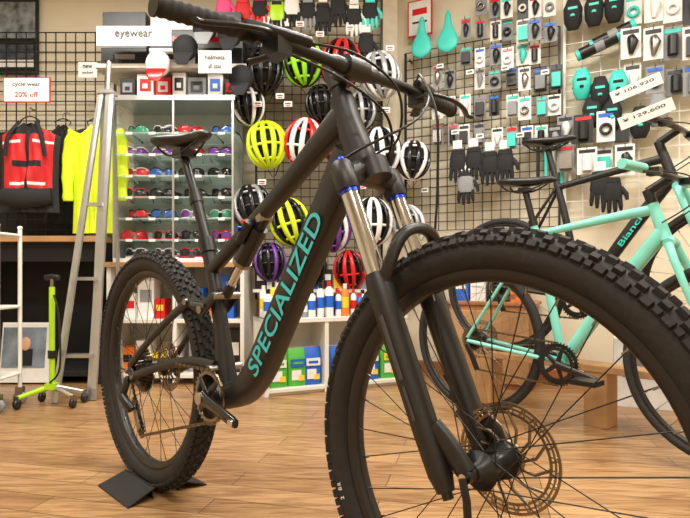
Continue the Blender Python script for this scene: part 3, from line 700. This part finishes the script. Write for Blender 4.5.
for px,py,m in((573,14,BLF),(594,10,BLF),(614,6,BLF),(582,84,TURQ),(600,92,BLF),(618,86,TURQ),(592,112,BLF),(612,114,BLF),(640,122,BLF),(658,110,GREYC)):
    t,z=wb(px,py,.14); o=BLF if m is TURQ else TURQ
    b.tube([(t,-.14,z-.09),(t,-.145,z-.05),(t,-.15,z+.02),(t,-.14,z+.08)],[(.03,.02),(.048,.045),(.052,.05),(.03,.02)],m,14,ref=(1,0,0),n=3); b.box((t,-.197,z+.01),(.05,.006,.014),o); b.tube([(t-.05,-.15,z-.02),(t,-.20,z-.03),(t+.05,-.15,z-.02)],[(.008,.004)]*3,o,8,ref=(0,0,1)); hook(b,t,z+.09,.15)
b.build()
b=B('tool_bottles',WB)
for px,py,tl in((598,46,-.35),(612,36,-.35)):
    t,z=wb(px,py,.14); d=Vector((math.cos(tl),0,-math.sin(tl))); c=Vector((t,-.14,z))
    b.cyl(c-d*.10,c+d*.10,.034,BLK2,20); b.cyl(c+d*.10,c+d*.125,.034,TURQ,20); b.cyl(c-d*.02,c+d*.03,.035,GREYC,20); b.cyl(c-d*.10,c-d*.12,.031,TURQ,20); hook(b,t,z-.0,.12)
b.build()
b=B('hanging_winter_gloves',WB)
for px,py,m in((458,150,BLF),(474,148,BLF),(490,152,BLF),(505,150,BLF),(466,172,GREYC),(612,178,BLF),(600,172,BLF)):
    t,z=wb(px,py,.2); glove(b,(t,-.2,z),m,BLF,1.25); hook(b,t,z+.05,.21)
b.build()
b=B('pump_rack',WB)
for k,px in enumerate((538,546,554,562,570,578)):
    t,z=wb(px,150,.1); b.cyl((t,-.1,z-.2),(t,-.1,z+.10),.010,(BLK2,TURQ,WHT,TURQ,WHT,STEEL)[k],12); b.cyl((t,-.1,z+.1),(t,-.1,z+.13),.014,BLK2,12); b.box((t,-.08,z+.05),(.012,.04,.012),BLK2)
t,z=wb(558,150,.1); b.box((t,-.065,z+.05),(.32,.015,.03),WHT); b.build()
b=B('white_carton',basis(dB,-nB,(0,0,1),Vector((1.50,2.75,0)))); b.box((0,0,.17),(.26,.12,.34),PAPER); b.box((0,-.061,.2),(.18,.003,.1),GREYC); b.box((0,-.061,.17),(.26,.002,.03),WHT); b.build(.003)
t,_=wb(512,300,.2)
b=B('wooden_side_cabinet',WB); b.box((t-.12,-.17,.24),(.50,.28,.48),WOODO); b.box((t-.12,-.315,.24),(.46,.012,.42),WOOD); b.box((t-.12,-.17,.49),(.54,.30,.02),WOODO); b.cyl((t-.1,-.32,.3),(t-.1,-.335,.3),.012,STEEL); b.build(.003)
b=B('product_cartons',WB); x=t-.36
for w,h,m in((.11,.16,BLUP),(.09,.2,WHT),(.12,.12,BLK2),(.10,.18,ORG)):
    b.box((x+w/2,-.17,.501+h/2),(w,.14,h),m); b.box((x+w/2,-.242,.5+h*.6),(w*.7,.003,h*.3),PAPER); x+=w+.012
b.build()
# ------------------------------------------------------------------ left foreground
b=B('wire_trolley'); x1=sp(20,0,2.78).x; x0=x1-.42
for x in(x0,x1):
    for y in(2.6,2.78):
        b.cyl((x,y,.09),(x,y,.90),.010,WHT,12); b.ell((x,y,.90),(.013,.013,.01),WHT,None,10,6)
        b.lathe([(.008,-.010),(.032,-.010),(.034,0),(.032,.010),(.008,.010)],(x,y,.035),(0,1,0),GREYC,20); b.box((x,y,.075),(.035,.03,.03),STEEL)
for z in(.16,.50,.86):
    for y in(2.6,2.78): b.cyl((x0,y,z),(x1,y,z),.008,WHT,10)
    for x in(x0,x1): b.cyl((x,2.6,z),(x,2.78,z),.008,WHT,10)
    b.box(((x0+x1)/2,2.69,z),(x1-x0,.17,.008),WHT)
b.build()
b=B('floor_pump_stand'); c=sp(52,0,2.75).x
b.cyl((c,2.75,.10),(c,2.75,.60),.014,GRNF,14); b.cyl((c,2.75,.60),(c,2.75,.64),.009,STEEL,12); b.tube([(c-.035,2.75,.645),(c,2.75,.652),(c+.035,2.75,.645)],.014,BLK2,12)
b.cyl((c,2.75,.24),(c,2.75,.28),.02,BLK2,14); b.tube(cat([(c,2.73,.12),(c+.06,2.71,.2),(c+.05,2.72,.45),(c+.02,2.73,.56)],6),.005,BLK2,8)
b.box((c,2.75,.10),(.05,.05,.03),GRNF)
for sx,sy in((-1,-.55),(1,-.35),(-.75,.6),(1,.5)):
    e=Vector((c+sx*.13,2.75+sy*.14,.055)); b.tube([(c,2.75,.10),e],[(.014,.01),(.011,.008)],ALU if sx>0 else GRNF,10)
    b.lathe([(.006,-.009),(.024,-.009),(.026,0),(.024,.009),(.006,.009)],e-Vector((0,0,.029)),(1,0,0),BLK2,16); b.box(e-Vector((0,0,.005)),(.02,.02,.03),STEEL)
b.build()
b=B('aluminium_step_ladder')
def bar_(p,q,w,d,m=ALU): b.tube([p,q],[(w/2,d/2)]*2,m,8,ref=(1,0,0),n=6,smooth=False)
A1=Vector((sp(106,0,3.05).x,3.05,sp(0,92,3.05).z))
fl_=Vector((sp(60,0,2.85).x,2.80,.0)); fr=Vector((sp(88,0,2.82).x,2.86,.0))
Lt=A1+Vector((-.025,0,0)); Rt=A1+Vector((.025,0,0))
bar_(fl_+Vector((0,0,.004)),Lt,.036,.02); bar_(fr+Vector((0,0,.004)),Rt,.05,.022)
bar_(Vector((fl_.x+.02,3.16,.004)),Lt+Vector((0,.03,0)),.022,.016); bar_(Vector((fr.x+.02,3.2,.004)),Rt+Vector((0,.03,0)),.022,.016)
for k in(.14,.38,.62):
    p=fl_.lerp(Lt,k); q=fr.lerp(Rt,k); b.box((p+q)/2+Vector((0,.01,0)),((q-p).length,.05,.018),ALU)
b.box(A1+Vector((-.0,.02,.0)),(.09,.08,.02),ALU); b.tube([A1+Vector((.0,.02,.0)),A1+Vector((.01,.02,.20))],.014,ALU,10); b.box(A1+Vector((0.01,.02,.20)),(.05,.03,.04),BLK2)
b.build()
# ------------------------------------------------------------------ lights
for x,y,pw in((-1.3,.9,60),(1.0,.7,60),(-1.4,2.3,66),(.5,2.1,62),(-.2,-.8,44),(2.1,1.5,34)):
    b=B('ceiling_light'); b.box((x,y,2.68),(1.25,.22,.035),WHT); b.box((x,y,2.66),(1.15,.14,.012),mat('lamp_diffuser',(255,250,240),.6,emit=3.0)); ob=b.build()
    L=bpy.data.lights.new('tube_lamp','AREA'); L.shape='RECTANGLE'; L.size=1.15; L.size_y=.16; L.energy=pw*.64; L.color=(1,.955,.88)
    lo=bpy.data.objects.new('tube_lamp',L); bpy.context.scene.collection.objects.link(lo); lo.parent=ob; lo.location=Vector((x,y,2.645))-ob.location
w=bpy.data.worlds.new('w'); bpy.context.scene.world=w; w.use_nodes=True; w.node_tree.nodes['Background'].inputs[0].default_value=(.9,.9,1,1); w.node_tree.nodes['Background'].inputs[1].default_value=.3
# ------------------------------------------------------------------ camera
cam=bpy.data.cameras.new('camera'); co=bpy.data.objects.new('camera',cam); bpy.context.scene.collection.objects.link(co)
co.location=(0,0,HC); co.rotation_euler=(PI/2,0,0); cam.sensor_width=36; cam.lens=F0/690*36; cam.shift_y=14/690; cam.clip_start=.02
bpy.context.scene.camera=co
bpy.context.scene.view_settings.view_transform='Standard'
